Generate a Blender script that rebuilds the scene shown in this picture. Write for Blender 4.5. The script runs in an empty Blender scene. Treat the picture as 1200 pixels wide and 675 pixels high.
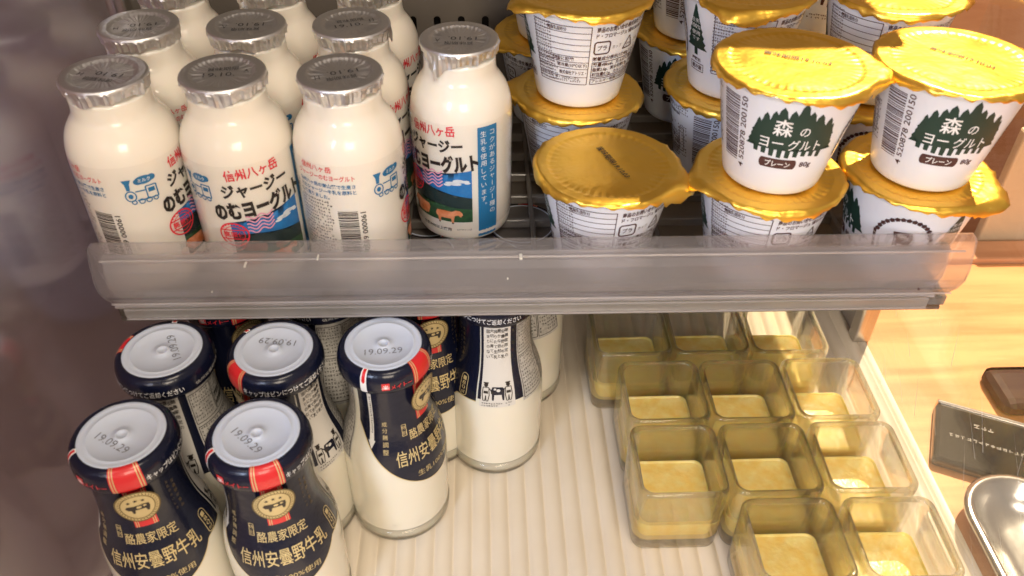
import bpy, bmesh, math, random
from mathutils import Vector, Matrix
R_ = math.radians
scene = bpy.context.scene
COL = scene.collection

# ------------------------------------------------------------------ camera
# frame of the display case: X right, Y into the case, Z up, metres
CAM = Vector((0, 0, 0.420))
yaw, pitch, roll = 0.045, R_(40.40), R_(-0.90)
Fd = Vector((math.sin(yaw) * math.cos(pitch), math.cos(yaw) * math.cos(pitch), -math.sin(pitch)))
Rt = Vector((math.cos(yaw), -math.sin(yaw), 0))
Dn = Fd.cross(Rt)
Rr = Rt * math.cos(roll) + Dn * math.sin(roll)
Dr = -Rt * math.sin(roll) + Dn * math.cos(roll)
cd = bpy.data.cameras.new('camera')
cam = bpy.data.objects.new('camera', cd)
COL.objects.link(cam)
M = Matrix((Rr, -Dr, -Fd)).transposed().to_4x4()
M.translation = CAM
cam.matrix_world = M
cd.sensor_width = 36
cd.lens = 36 * 1005.4 / 1200
cd.clip_start = 0.01
cd.clip_end = 50
cd.dof.use_dof = True
cd.dof.focus_distance = 0.54
cd.dof.aperture_fstop = 16.0
scene.camera = cam

# ------------------------------------------------------------------ world
w = bpy.data.worlds.new('World')
scene.world = w
w.use_nodes = True
nt = w.node_tree
bg = nt.nodes['Background']
tc = nt.nodes.new('ShaderNodeTexCoord')
sp = nt.nodes.new('ShaderNodeSeparateXYZ')
cr = nt.nodes.new('ShaderNodeValToRGB')
mr = nt.nodes.new('ShaderNodeMapRange')
mr.inputs['From Min'].default_value = -1
mr.inputs['From Max'].default_value = 1
nt.links.new(tc.outputs['Generated'], sp.inputs[0])
nt.links.new(sp.outputs['Y'], mr.inputs['Value'])
nt.links.new(mr.outputs[0], cr.inputs[0])
cr.color_ramp.elements[0].color = (0.42, 0.35, 0.29, 1)
cr.color_ramp.elements[1].color = (0.16, 0.11, 0.085, 1)
nt.links.new(cr.outputs[0], bg.inputs['Color'])
bg.inputs['Strength'].default_value = 0.9

# ------------------------------------------------------------------ lamps
def look(o, target):
    d = Vector(target) - o.location
    o.rotation_euler = d.to_track_quat('-Z', 'Y').to_euler()
def area(name, loc, target, size, power, col):
    l = bpy.data.lights.new(name, 'AREA'); l.size = size; l.energy = power; l.color = col
    o = bpy.data.objects.new(name, l); COL.objects.link(o); o.location = loc; look(o, target)
    return o
def spot(name, loc, target, power, col, ang, blend, rad):
    l = bpy.data.lights.new(name, 'SPOT'); l.energy = power; l.color = col
    l.spot_size = R_(ang); l.spot_blend = blend; l.shadow_soft_size = rad
    o = bpy.data.objects.new(name, l); COL.objects.link(o); o.location = loc; look(o, target)
    return o
spot('shop_spotlight', (0.55, 0.85, 1.00), (0.345, 0.375, 0.25), 98, (1.0, 0.82, 0.56), 31.0, 0.06, 0.008)
area('window_light', (-0.62, -0.55, 0.60), (0.0, 0.33, 0.16), 0.40, 10.0, (0.62, 0.75, 1.0))
area('ceiling_light', (0.25, -0.35, 1.45), (0.05, 0.33, 0.1), 0.42, 7.8, (1.0, 0.85, 0.67))
area('front_light', (0.12, -0.55, 0.50), (0.0, 0.35, 0.15), 0.30, 3.5, (1.0, 0.85, 0.67))

scene.view_settings.view_transform = 'Standard'
scene.view_settings.look = 'None'
scene.view_settings.exposure = 0.25
scene.view_settings.gamma = 1
scene.cycles.use_denoising = True
scene.cycles.max_bounces = 32
scene.cycles.transmission_bounces = 32
scene.cycles.transparent_max_bounces = 24
scene.cycles.sample_clamp_indirect = 4
scene.cycles.blur_glossy = 0.6

# ------------------------------------------------------------------ materials
MATS = {}
def mat(name, col, rough=0.5, metal=0, coat=0, sss=0, sss_r=(1, .7, .5), sss_s=0.004, spec=0.5,
        bump=None, noise=None, trans=0, ior=1.45):
    m = bpy.data.materials.new(name); m.use_nodes = True
    t = m.node_tree; p = t.nodes['Principled BSDF']
    p.inputs['Base Color'].default_value = (*col, 1)
    p.inputs['Roughness'].default_value = rough
    p.inputs['Metallic'].default_value = metal
    p.inputs['Coat Weight'].default_value = coat
    p.inputs['Coat Roughness'].default_value = 0.08
    p.inputs['Specular IOR Level'].default_value = spec
    p.inputs['IOR'].default_value = ior
    if trans: p.inputs['Transmission Weight'].default_value = trans
    if sss:
        p.inputs['Subsurface Weight'].default_value = sss
        p.inputs['Subsurface Radius'].default_value = sss_r
        p.inputs['Subsurface Scale'].default_value = sss_s
    c = t.nodes.new('ShaderNodeTexCoord')
    if bump:
        sc, st, dist = bump
        n = t.nodes.new('ShaderNodeTexNoise'); n.inputs['Scale'].default_value = sc; n.inputs['Detail'].default_value = 3
        b = t.nodes.new('ShaderNodeBump'); b.inputs['Strength'].default_value = st; b.inputs['Distance'].default_value = dist
        t.links.new(c.outputs['Object'], n.inputs['Vector'])
        t.links.new(n.outputs['Fac'], b.inputs['Height'])
        t.links.new(b.outputs['Normal'], p.inputs['Normal'])
    if noise:
        sc, col2 = noise
        n = t.nodes.new('ShaderNodeTexNoise'); n.inputs['Scale'].default_value = sc; n.inputs['Detail'].default_value = 4
        r = t.nodes.new('ShaderNodeValToRGB')
        r.color_ramp.elements[0].position = 0.35; r.color_ramp.elements[1].position = 0.65
        r.color_ramp.elements[0].color = (*col, 1); r.color_ramp.elements[1].color = (*col2, 1)
        t.links.new(c.outputs['Object'], n.inputs['Vector'])
        t.links.new(n.outputs['Fac'], r.inputs[0]); t.links.new(r.outputs[0], p.inputs['Base Color'])
    MATS[name] = m
    return m
def clear_mat(name, tint, gloss_rough=0.05, fres=1.45, refr=0.0, refr_rough=0.2, diff=0.0, diffcol=(.6, .58, .56), extra=0.0, bump=None, haze_smear=None):
    """thin clear plastic: transparent, a Fresnel gloss, and some rough refraction / milky haze"""
    m = bpy.data.materials.new(name); m.use_nodes = True
    t = m.node_tree
    for n in list(t.nodes):
        if n.type != 'OUTPUT_MATERIAL': t.nodes.remove(n)
    out = [n for n in t.nodes][0]
    tr = t.nodes.new('ShaderNodeBsdfTransparent'); tr.inputs[0].default_value = (*tint, 1)
    sh = tr.outputs[0]
    def mix(fac, a, b):
        x = t.nodes.new('ShaderNodeMixShader')
        if isinstance(fac, float): x.inputs[0].default_value = fac
        else: t.links.new(fac, x.inputs[0])
        t.links.new(a, x.inputs[1]); t.links.new(b, x.inputs[2]); return x.outputs[0]
    if refr:
        rf = t.nodes.new('ShaderNodeBsdfRefraction'); rf.inputs['Color'].default_value = (*tint, 1)
        rf.inputs['Roughness'].default_value = refr_rough; rf.inputs['IOR'].default_value = 1.3
        sh = mix(refr, sh, rf.outputs[0])
    if haze_smear:
        c0 = t.nodes.new('ShaderNodeTexCoord'); n0 = t.nodes.new('ShaderNodeTexNoise'); n0.inputs['Scale'].default_value = haze_smear[0]; n0.inputs['Detail'].default_value = 5; n0.inputs['Distortion'].default_value = .8
        q0 = t.nodes.new('ShaderNodeMapRange'); q0.inputs['From Min'].default_value = .36; q0.inputs['From Max'].default_value = .66; q0.inputs['To Min'].default_value = haze_smear[1]; q0.inputs['To Max'].default_value = haze_smear[2]
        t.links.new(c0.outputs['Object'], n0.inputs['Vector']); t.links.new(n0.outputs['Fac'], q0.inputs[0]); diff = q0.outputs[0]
    if diff:
        d = t.nodes.new('ShaderNodeBsdfDiffuse'); d.inputs[0].default_value = (*diffcol, 1)
        tl = t.nodes.new('ShaderNodeBsdfTranslucent'); tl.inputs[0].default_value = (*diffcol, 1)
        sh = mix(diff, sh, mix(0.5, d.outputs[0], tl.outputs[0]))
    g = t.nodes.new('ShaderNodeBsdfGlossy'); g.inputs['Roughness'].default_value = gloss_rough
    lw = t.nodes.new('ShaderNodeLayerWeight'); lw.inputs['Blend'].default_value = 0.5
    pw = t.nodes.new('ShaderNodeMath'); pw.operation = 'POWER'; pw.inputs[1].default_value = 4.5
    ad = t.nodes.new('ShaderNodeMath'); ad.operation = 'MULTIPLY_ADD'; ad.use_clamp = True
    ad.inputs[1].default_value = 0.9; ad.inputs[2].default_value = ((fres - 1) / (fres + 1)) ** 2 + extra
    t.links.new(lw.outputs['Facing'], pw.inputs[0]); t.links.new(pw.outputs[0], ad.inputs[0]); fac = ad.outputs[0]
    if bump:
        c = t.nodes.new('ShaderNodeTexCoord')
        n = t.nodes.new('ShaderNodeTexNoise'); n.inputs['Scale'].default_value = bump[0]
        b = t.nodes.new('ShaderNodeBump'); b.inputs['Strength'].default_value = bump[1]; b.inputs['Distance'].default_value = bump[2]
        t.links.new(c.outputs['Object'], n.inputs['Vector']); t.links.new(n.outputs['Fac'], b.inputs['Height'])
        t.links.new(b.outputs['Normal'], g.inputs['Normal'])
    sh = mix(fac, sh, g.outputs[0])
    t.links.new(sh, out.inputs['Surface'])
    MATS[name] = m
    return m
def wood_mat(name, c1, c2, scale=(3, 30, 30), rough=0.45):
    m = bpy.data.materials.new(name); m.use_nodes = True
    t = m.node_tree; p = t.nodes['Principled BSDF']; p.inputs['Roughness'].default_value = rough
    c = t.nodes.new('ShaderNodeTexCoord'); mp = t.nodes.new('ShaderNodeMapping'); mp.inputs['Scale'].default_value = scale
    n = t.nodes.new('ShaderNodeTexNoise'); n.inputs['Scale'].default_value = 1.6; n.inputs['Detail'].default_value = 6; n.inputs['Distortion'].default_value = 0.6
    n2 = t.nodes.new('ShaderNodeTexNoise'); n2.inputs['Scale'].default_value = 9; n2.inputs['Detail'].default_value = 3
    mx = t.nodes.new('ShaderNodeMath'); mx.operation = 'MULTIPLY_ADD'; mx.inputs[1].default_value = 0.35
    r = t.nodes.new('ShaderNodeValToRGB')
    r.color_ramp.elements[0].position = 0.52; r.color_ramp.elements[1].position = 0.78
    r.color_ramp.elements[0].color = (*c1, 1); r.color_ramp.elements[1].color = (*c2, 1)
    t.links.new(c.outputs['Object'], mp.inputs[0]); t.links.new(mp.outputs[0], n.inputs['Vector']); t.links.new(mp.outputs[0], n2.inputs['Vector'])
    t.links.new(n2.outputs['Fac'], mx.inputs[0]); t.links.new(n.outputs['Fac'], mx.inputs[2])
    t.links.new(mx.outputs[0], r.inputs[0]); t.links.new(r.outputs[0], p.inputs['Base Color'])
    MATS[name] = m
    return m

mat('yogurt_white', (.86, .805, .715), .30, coat=.5, sss=.40, sss_s=.006, bump=(90, .10, .0006))
mat('foil', (.80, .80, .81), .42, metal=1, bump=(260, .25, .0005))
mat('foil_ink', (.05, .05, .055), .5)
mat('gold', (.95, .58, .085), .33, metal=.92, bump=(60, .7, .0016))
mat('gold_ink', (.035, .025, .015), .6)
mat('cup_white', (.77, .79, .85), .28, coat=.25, sss=.25, sss_s=.003)
mat('milk', (.75, .715, .61), .13, coat=.6, sss=.4, sss_s=.005)
mat('navy', (.005, .007, .022), .24, coat=.15, spec=.4, bump=(150, .40, .0009))
mat('cap_plastic', (.56, .62, .74), .33, sss=.3, sss_s=.002)
mat('cap_ink', (.17, .17, .20), .6)
mat('red', (.62, .018, .022), .38, coat=.3)
mat('red_ink', (.72, .03, .05), .45)
mat('pink_ink', (.76, .36, .50), .45)
mat('black_ink', (.018, .012, .010), .4)
mat('grey_ink', (.10, .085, .075), .5)
mat('brown_ink', (.07, .025, .025), .45)
mat('blue_ink', (.012, .17, .38), .42)
mat('sky_ink', (.015, .20, .52), .42, noise=(160, (.01, .15, .44)))
mat('cloud_ink', (.70, .76, .82), .45)
mat('mountain_ink', (.010, .028, .030), .45)
mat('field_ink', (.025, .10, .035), .45, noise=(300, (.015, .06, .03)))
mat('cow_ink', (.55, .15, .045), .45, noise=(260, (.70, .30, .16)))
mat('purple_ink', (.13, .07, .22), .45, noise=(500, (.05, .09, .10)))
mat('tree_ink', (.012, .040, .030), .42)
mat('white_ink', (.80, .80, .80), .42)
mat('panel_white', (.62, .60, .56), .40)
mat('panel_grey', (.40, .39, .37), .40, noise=(700, (.56, .54, .50)))
mat('gold_ink_print', (.60, .48, .24), .38, metal=.2)
mat('gold_dark', (.16, .11, .035), .4, metal=.3)
def glass_mat():
    """clear pressed glass: half true refraction, half thin clear wall with the same gloss"""
    m = bpy.data.materials.new('glass'); m.use_nodes = True; t = m.node_tree
    for n in list(t.nodes):
        if n.type != 'OUTPUT_MATERIAL': t.nodes.remove(n)
    out = t.nodes[0]
    g = t.nodes.new('ShaderNodeBsdfGlass'); g.inputs['Color'].default_value = (1, 1, .99, 1); g.inputs['Roughness'].default_value = .01; g.inputs['IOR'].default_value = 1.45
    tr = t.nodes.new('ShaderNodeBsdfTransparent'); tr.inputs[0].default_value = (.99, .99, .97, 1)
    gl = t.nodes.new('ShaderNodeBsdfGlossy'); gl.inputs['Roughness'].default_value = .05
    lw = t.nodes.new('ShaderNodeLayerWeight'); lw.inputs['Blend'].default_value = .5
    pw = t.nodes.new('ShaderNodeMath'); pw.operation = 'POWER'; pw.inputs[1].default_value = 4
    ad = t.nodes.new('ShaderNodeMath'); ad.operation = 'MULTIPLY_ADD'; ad.inputs[1].default_value = .85; ad.inputs[2].default_value = .05
    t.links.new(lw.outputs['Facing'], pw.inputs[0]); t.links.new(pw.outputs[0], ad.inputs[0])
    y = t.nodes.new('ShaderNodeMixShader'); t.links.new(ad.outputs[0], y.inputs[0]); t.links.new(tr.outputs[0], y.inputs[1]); t.links.new(gl.outputs[0], y.inputs[2])
    x = t.nodes.new('ShaderNodeMixShader'); x.inputs[0].default_value = .60
    t.links.new(y.outputs[0], x.inputs[1]); t.links.new(g.outputs[0], x.inputs[2]); t.links.new(x.outputs[0], out.inputs['Surface'])
    MATS['glass'] = m
glass_mat()
mat('pudding', (.90, .62, .155), .26, sss=.35, sss_s=.004, sss_r=(1, .6, .2), noise=(150, (.94, .74, .27)), bump=(260, .4, .0012))
mat('floor_plastic', (.78, .70, .58), .42, noise=(16, (.73, .64, .51)))
mat('wall_plastic', (.20, .175, .15), .55, noise=(8, (.23, .20, .17)))
mat('slot_dark', (.012, .010, .009), .8)
mat('steel', (.60, .58, .55), .28, metal=1, bump=(40, .2, .0008))
mat('side_grey', (.40, .37, .34), .45, metal=.4)
clear_mat('acrylic_clear', (.97, .965, .97), .04, 1.45, diff=.05)
clear_mat('acrylic_lip', (.95, .94, .95), .10, 1.45, refr=.35, refr_rough=.10, diff=.10, diffcol=(.80, .77, .78), bump=(30, .3, .002))
clear_mat('acrylic_edge', (.95, .94, .95), .16, 1.6, diff=.36, diffcol=(.88, .85, .86), extra=.10)
clear_mat('acrylic_frost', (.90, .89, .89), .22, 1.45, refr=.42, refr_rough=.30, diff=.17, diffcol=(.90, .88, .84), bump=(18, .4, .004))
clear_mat('shelf_plastic', (.55, .52, .48), .15, 1.45, refr=.25, refr_rough=.25, diff=.34, diffcol=(.60, .56, .51))
clear_mat('shelf_smoke', (.42, .40, .37), .2, 1.45, refr=.3, refr_rough=.4, diff=.38, diffcol=(.32, .28, .24))
clear_mat('glass_pane', (.88, .88, .92), .15, 1.5, refr=.75, refr_rough=.16, diffcol=(.62, .56, .58), extra=.14, haze_smear=(9, .0, .09))  # patchy smears that also paint in the pale haze of reflected light
clear_mat('pane_right', (.97, .97, .97), .05, 1.4)
mat('scratch', (.85, .85, .85), .4)
wood_mat('wood_light', (.74, .36, .145), (.58, .235, .08), (2.2, 26, 26))
wood_mat('wood_dark', (.55, .25, .12), (.66, .34, .18), (3, 20, 20))
mat('cream_board', (.74, .56, .36), .5)
mat('glare_box', (.05, .016, .010), .65)
mat('dark_card', (.030, .026, .022), .16, coat=.6)
mat('card_text', (.38, .35, .32), .5)
mat('chrome', (.82, .80, .76), .24, metal=1, bump=(26, .3, .003))
mat('out_wall', (.30, .10, .08), .7, noise=(5, (.42, .25, .26)))
mat('out_grey', (.66, .62, .70), .8, noise=(14, (.40, .36, .46)))
mat('out_tan', (.42, .27, .19), .7)
mat('out_purple', (.10, .075, .10), .7)

# ------------------------------------------------------------------ object helpers
def tag(o, label, cat, group=None, kind=None):
    if label: o['label'] = label
    if cat: o['category'] = cat
    if group: o['group'] = group
    if kind: o['kind'] = kind
    return o
def thing(name, label, cat, loc=(0, 0, 0), rotz=0, group=None):
    o = bpy.data.objects.new(name, None); COL.objects.link(o)
    o.empty_display_size = 0.02
    o.location = loc; o.rotation_euler = (0, 0, rotz)
    return tag(o, label, cat, group)
def link(name, me, parent=None, loc=(0, 0, 0)):
    o = bpy.data.objects.new(name, me); COL.objects.link(o)
    o.location = loc
    if parent: o.parent = parent
    return o
def dup(root, loc, rotz, label, group=None):
    r = root.copy(); COL.objects.link(r); r.location = loc; r.rotation_euler = (0, 0, rotz)
    if label: r['label'] = label
    if group: r['group'] = group
    for ch in list(root.children):
        c = ch.copy(); COL.objects.link(c); c.parent = r
        for g in ch.children:
            d = g.copy(); COL.objects.link(d); d.parent = c
    return r

class MB:
    def __init__(s): s.v = []; s.f = []; s.m = []; s.sm = []; s.mats = []
    def mi(s, m):
        if m not in s.mats: s.mats.append(m)
        return s.mats.index(m)
    def face(s, idx, m, smooth=False): s.f.append(idx); s.m.append(s.mi(m)); s.sm.append(smooth)
    def rings(s, rings, m, smooth=True, closed=True, cap0=False, cap1=False):
        """loft a list of equally long point rings"""
        b = len(s.v); n = len(rings[0])
        for r in rings: s.v += [tuple(p) for p in r]
        for i in range(len(rings) - 1):
            mm = m[i] if isinstance(m, list) else m
            for j in range(n if closed else n - 1):
                k = (j + 1) % n
                s.face([b + i * n + j, b + i * n + k, b + (i + 1) * n + k, b + (i + 1) * n + j], mm, smooth)
        m0 = m[0] if isinstance(m, list) else m; m1 = m[-1] if isinstance(m, list) else m
        if cap0: s.face([b + j for j in range(n)][::-1], m0, smooth)
        if cap1: s.face([b + (len(rings) - 1) * n + j for j in range(n)], m1, smooth)
    def lathe(s, prof, m, n=64, cap0=False, cap1=False):
        s.rings([[(r * math.cos(2 * math.pi * j / n), r * math.sin(2 * math.pi * j / n), z) for j in range(n)] for r, z in prof], m, True, True, cap0, cap1)
    def box(s, x0, x1, y0, y1, z0, z1, m):
        b = len(s.v)
        s.v += [(x, y, z) for z in (z0, z1) for x, y in ((x0, y0), (x1, y0), (x1, y1), (x0, y1))]
        for q in ((3, 2, 1, 0), (4, 5, 6, 7), (0, 1, 5, 4), (1, 2, 6, 5), (2, 3, 7, 6), (3, 0, 4, 7)): s.face([b + i for i in q], m)
    def tris(s, verts, faces, m, smooth=False):
        b = len(s.v); s.v += [tuple(v) for v in verts]
        for f in faces: s.face([b + i for i in f], m, smooth)
    def mesh(s, name, bevel=0, seg=2):
        me = bpy.data.meshes.new(name)
        me.from_pydata(s.v, [], s.f)
        for m in s.mats: me.materials.append(MATS[m])
        me.polygons.foreach_set('material_index', s.m)
        me.polygons.foreach_set('use_smooth', s.sm)
        if bevel:
            bm = bmesh.new(); bm.from_mesh(me)
            bmesh.ops.bevel(bm, geom=list(bm.edges), offset=bevel, segments=seg, affect='EDGES', profile=0.5)
            bm.to_mesh(me); bm.free()
        me.update()
        return me

# ------------------------------------------------------------------ flat printing that is wrapped round a body
_gl = {}
def glyphs(body, bold=0.0):
    key = (body, bold)
    if key not in _gl:
        c = bpy.data.curves.new('t', 'FONT'); c.body = body; c.size = 1; c.resolution_u = 2
        c.align_x = 'CENTER'; c.align_y = 'CENTER'; c.offset = bold
        o = bpy.data.objects.new('t', c); COL.objects.link(o)
        dg = bpy.context.evaluated_depsgraph_get()
        me = bpy.data.meshes.new_from_object(o.evaluated_get(dg))
        v = [(p.co.x, p.co.y) for p in me.vertices]; f = [tuple(p.vertices) for p in me.polygons]
        if v:
            cx = (min(p[0] for p in v) + max(p[0] for p in v)) / 2; cy = (min(p[1] for p in v) + max(p[1] for p in v)) / 2
            wd = max(p[0] for p in v) - min(p[0] for p in v); hg = max(p[1] for p in v) - min(p[1] for p in v)
            v = [(x - cx, y - cy) for x, y in v]
        else: wd = hg = 1
        bpy.data.objects.remove(o); bpy.data.curves.remove(c); bpy.data.meshes.remove(me)
        _gl[key] = (v, f, wd, hg)
    return _gl[key]
class Sheet:
    """polygons in millimetres (u along the girth, v up), a print layer number and a material"""
    def __init__(s): s.items = []
    def poly(s, pts, m, layer=0): s.items.append((list(pts), [tuple(range(len(pts)))], m, layer))
    def rect(s, u0, u1, v0, v1, m, layer=0): s.poly([(u0, v0), (u1, v0), (u1, v1), (u0, v1)], m, layer)
    def line(s, a, b, wd, m, layer=0):
        dx, dy = b[0] - a[0], b[1] - a[1]; L = math.hypot(dx, dy) or 1; nx, ny = -dy / L * wd / 2, dx / L * wd / 2
        s.poly([(a[0] + nx, a[1] + ny), (a[0] - nx, a[1] - ny), (b[0] - nx, b[1] - ny), (b[0] + nx, b[1] + ny)], m, layer)
    def path(s, pts, wd, m, layer=0, closed=False):
        p = list(pts) + ([pts[0]] if closed else [])
        for a, b in zip(p, p[1:]): s.line(a, b, wd, m, layer)
    def ell(s, u, v, a, b, m, layer=0, n=28, rot=0):
        s.poly([(u + a * math.cos(t) * math.cos(rot) - b * math.sin(t) * math.sin(rot), v + a * math.cos(t) * math.sin(rot) + b * math.sin(t) * math.cos(rot)) for t in [2 * math.pi * i / n for i in range(n)]], m, layer)
    def ring(s, u, v, a, b, wd, m, layer=0, n=32):
        o = [(u + a * math.cos(2 * math.pi * i / n), v + b * math.sin(2 * math.pi * i / n)) for i in range(n)]
        k = [(u + (a - wd) * math.cos(2 * math.pi * i / n), v + (b - wd) * math.sin(2 * math.pi * i / n)) for i in range(n)]
        s.items.append((o + k, [(i, (i + 1) % n, n + (i + 1) % n, n + i) for i in range(n)], m, layer))
    def text(s, body, u, v, wd, hg, m, layer=1, rot=0, bold=0.0, arc=0):
        """centred at u,v and fitted to a width and a height"""
        vv, f, w0, h0 = glyphs(body, bold)
        sx = wd / w0; sy = hg / h0
        ca, sa = math.cos(rot), math.sin(rot)
        pts = []
        for x, y in vv:
            X, Y = x * sx, y * sy
            Y += arc * ((X / (wd / 2)) ** 2)
            pts.append((u + X * ca - Y * sa, v + X * sa + Y * ca))
        s.items.append((pts, f, m, layer))
    def vtext(s, body, u, v, step, size, m, layer=1, bold=0.0):
        for i, ch in enumerate(body):
            if ch == ' ': continue
            vv, f, w0, h0 = glyphs(ch, bold)
            if ch in 'ー':
                pts = [(u - y * size, v - i * step - x * size) for x, y in vv]
            elif ch in '。、':
                pts = [(u + size * .3 + x * size, v - i * step + size * .3 + y * size) for x, y in vv]
            else: pts = [(u + x * size, v - i * step + y * size) for x, y in vv]
            s.items.append((pts, f, m, layer))
    def scribble(s, u0, u1, v0, v1, step, m, layer=1, seed=1, vertical=False, dens=.85):
        """print too small to read in the photograph: rows of little strokes"""
        rg = random.Random(seed)
        if vertical:
            u = u1 - step / 2
            while u > u0:
                v = v1 - step / 2; end = v0 + rg.random() * (v1 - v0) * .25
                while v > end:
                    s._char(u, v, step * .8, m, layer, rg); v -= step
                u -= step * 1.35
        else:
            v = v1 - step / 2
            while v > v0:
                u = u0 + step / 2; end = u1 - rg.random() * (u1 - u0) * .15
                while u < end:
                    if rg.random() < dens: s._char(u, v, step * .8, m, layer, rg)
                    u += step
                v -= step * 1.35
    def _char(s, u, v, c, m, layer, rg):
        t = c * .17
        for _ in range(rg.choice((2, 2, 3))):
            y = v + rg.uniform(-.45, .4) * c; s.rect(u - c * rg.uniform(.25, .5), u + c * rg.uniform(.25, .5), y, y + t, m, layer)
        x = u + rg.uniform(-.35, .35) * c; s.rect(x, x + t, v - c * .48, v + c * .48, m, layer)
    def barcode(s, u0, u1, v0, v1, m, layer=1, seed=3, horizontal=True):
        rg = random.Random(seed); a, b = (v0, v1) if horizontal else (u0, u1); p = a
        while p < b:
            wd = rg.choice((.33, .33, .5, .66)) * (b - a) / 30; 
            if horizontal: s.rect(u0, u1, p, min(p + wd, b), m, layer)
            else: s.rect(p, min(p + wd, b), v0, v1, m, layer)
            p += wd + rg.choice((.33, .33, .5, .7)) * (b - a) / 30
    def mesh(s, name, place, du=1.6, dv=None, cuts_v=()):
        """place(u, v, layer) -> point; cut fine enough to bend"""
        bm = bmesh.new(); lay = bm.faces.layers.int.new('lay'); mats = []
        for pts, fs, m, L in s.items:
            if m not in mats: mats.append(m)
            vs = [bm.verts.new((p[0], p[1], L)) for p in pts]
            for f in fs:
                try: fc = bm.faces.new([vs[i] for i in f])
                except ValueError: continue
                fc.material_index = mats.index(m)
        big = [f for f in bm.faces if len(f.verts) > 4]
        if big: bmesh.ops.triangulate(bm, faces=big, ngon_method='EAR_CLIP')
        def cut(axis, step):
            lo = min(v.co[axis] for v in bm.verts); hi = max(v.co[axis] for v in bm.verts)
            n = int((hi - lo) / step); 
            pl = [0, 0, 0]; pl[axis] = 1
            for i in range(1, n + 1):
                c = lo + i * step + 1e-4
                es = [e for e in bm.edges if (e.verts[0].co[axis] - c) * (e.verts[1].co[axis] - c) < 0]
                if not es: continue
                g = set(es)
                for e in es: g.update(e.link_faces); g.update(e.verts)
                co = [0, 0, 0]; co[axis] = c
                bmesh.ops.bisect_plane(bm, geom=list(g), dist=1e-6, plane_co=co, plane_no=pl)
        cut(0, du)
        if dv: cut(1, dv)
        for v in bm.verts: v.co = place(v.co.x, v.co.y, v.co.z)
        bmesh.ops.recalc_face_normals(bm, faces=bm.faces)
        me = bpy.data.meshes.new(name); bm.to_mesh(me); bm.free()
        for m in mats: me.materials.append(MATS[m])
        me.polygons.foreach_set('use_smooth', [True] * len(me.polygons))
        return me
def wrap(prof, Rref, eps=0.00007, base=0.00012):
    """prof: list of (v mm, r m, z m); u=0 faces local -Y"""
    def place(u, v, L):
        a = u / Rref - math.pi / 2
        for (v0, r0, z0), (v1, r1, z1) in zip(prof, prof[1:]):
            if v <= v1: break
        t = (v - v0) / (v1 - v0); r = r0 + (r1 - r0) * t; z = z0 + (z1 - z0) * t
        L2 = math.hypot(r1 - r0, z1 - z0); off = base + eps * L
        r += off * (z1 - z0) / L2; z -= off * (r1 - r0) / L2
        return (r * math.cos(a), r * math.sin(a), z)
    return place
def smooth_prof(pts, n=4):
    """Catmull-Rom through (r, z) points"""
    out = []
    P = [pts[0]] + list(pts) + [pts[-1]]
    for i in range(1, len(P) - 2):
        for k in range(n):
            t = k / n
            out.append(tuple(.5 * (2 * P[i][d] + (P[i + 1][d] - P[i - 1][d]) * t + (2 * P[i - 1][d] - 5 * P[i][d] + 4 * P[i + 1][d] - P[i + 2][d]) * t * t + (3 * P[i][d] - P[i - 1][d] - 3 * P[i + 1][d] + P[i + 2][d]) * t ** 3) for d in (0, 1)))
    out.append(pts[-1])
    return out
def facing(x, y, phi):
    """z rotation that turns a thing's printed front (local -Y) phi degrees to the right of the camera"""
    return math.atan2(CAM.y - y, CAM.x - x) + math.pi / 2 + R_(phi)

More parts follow.
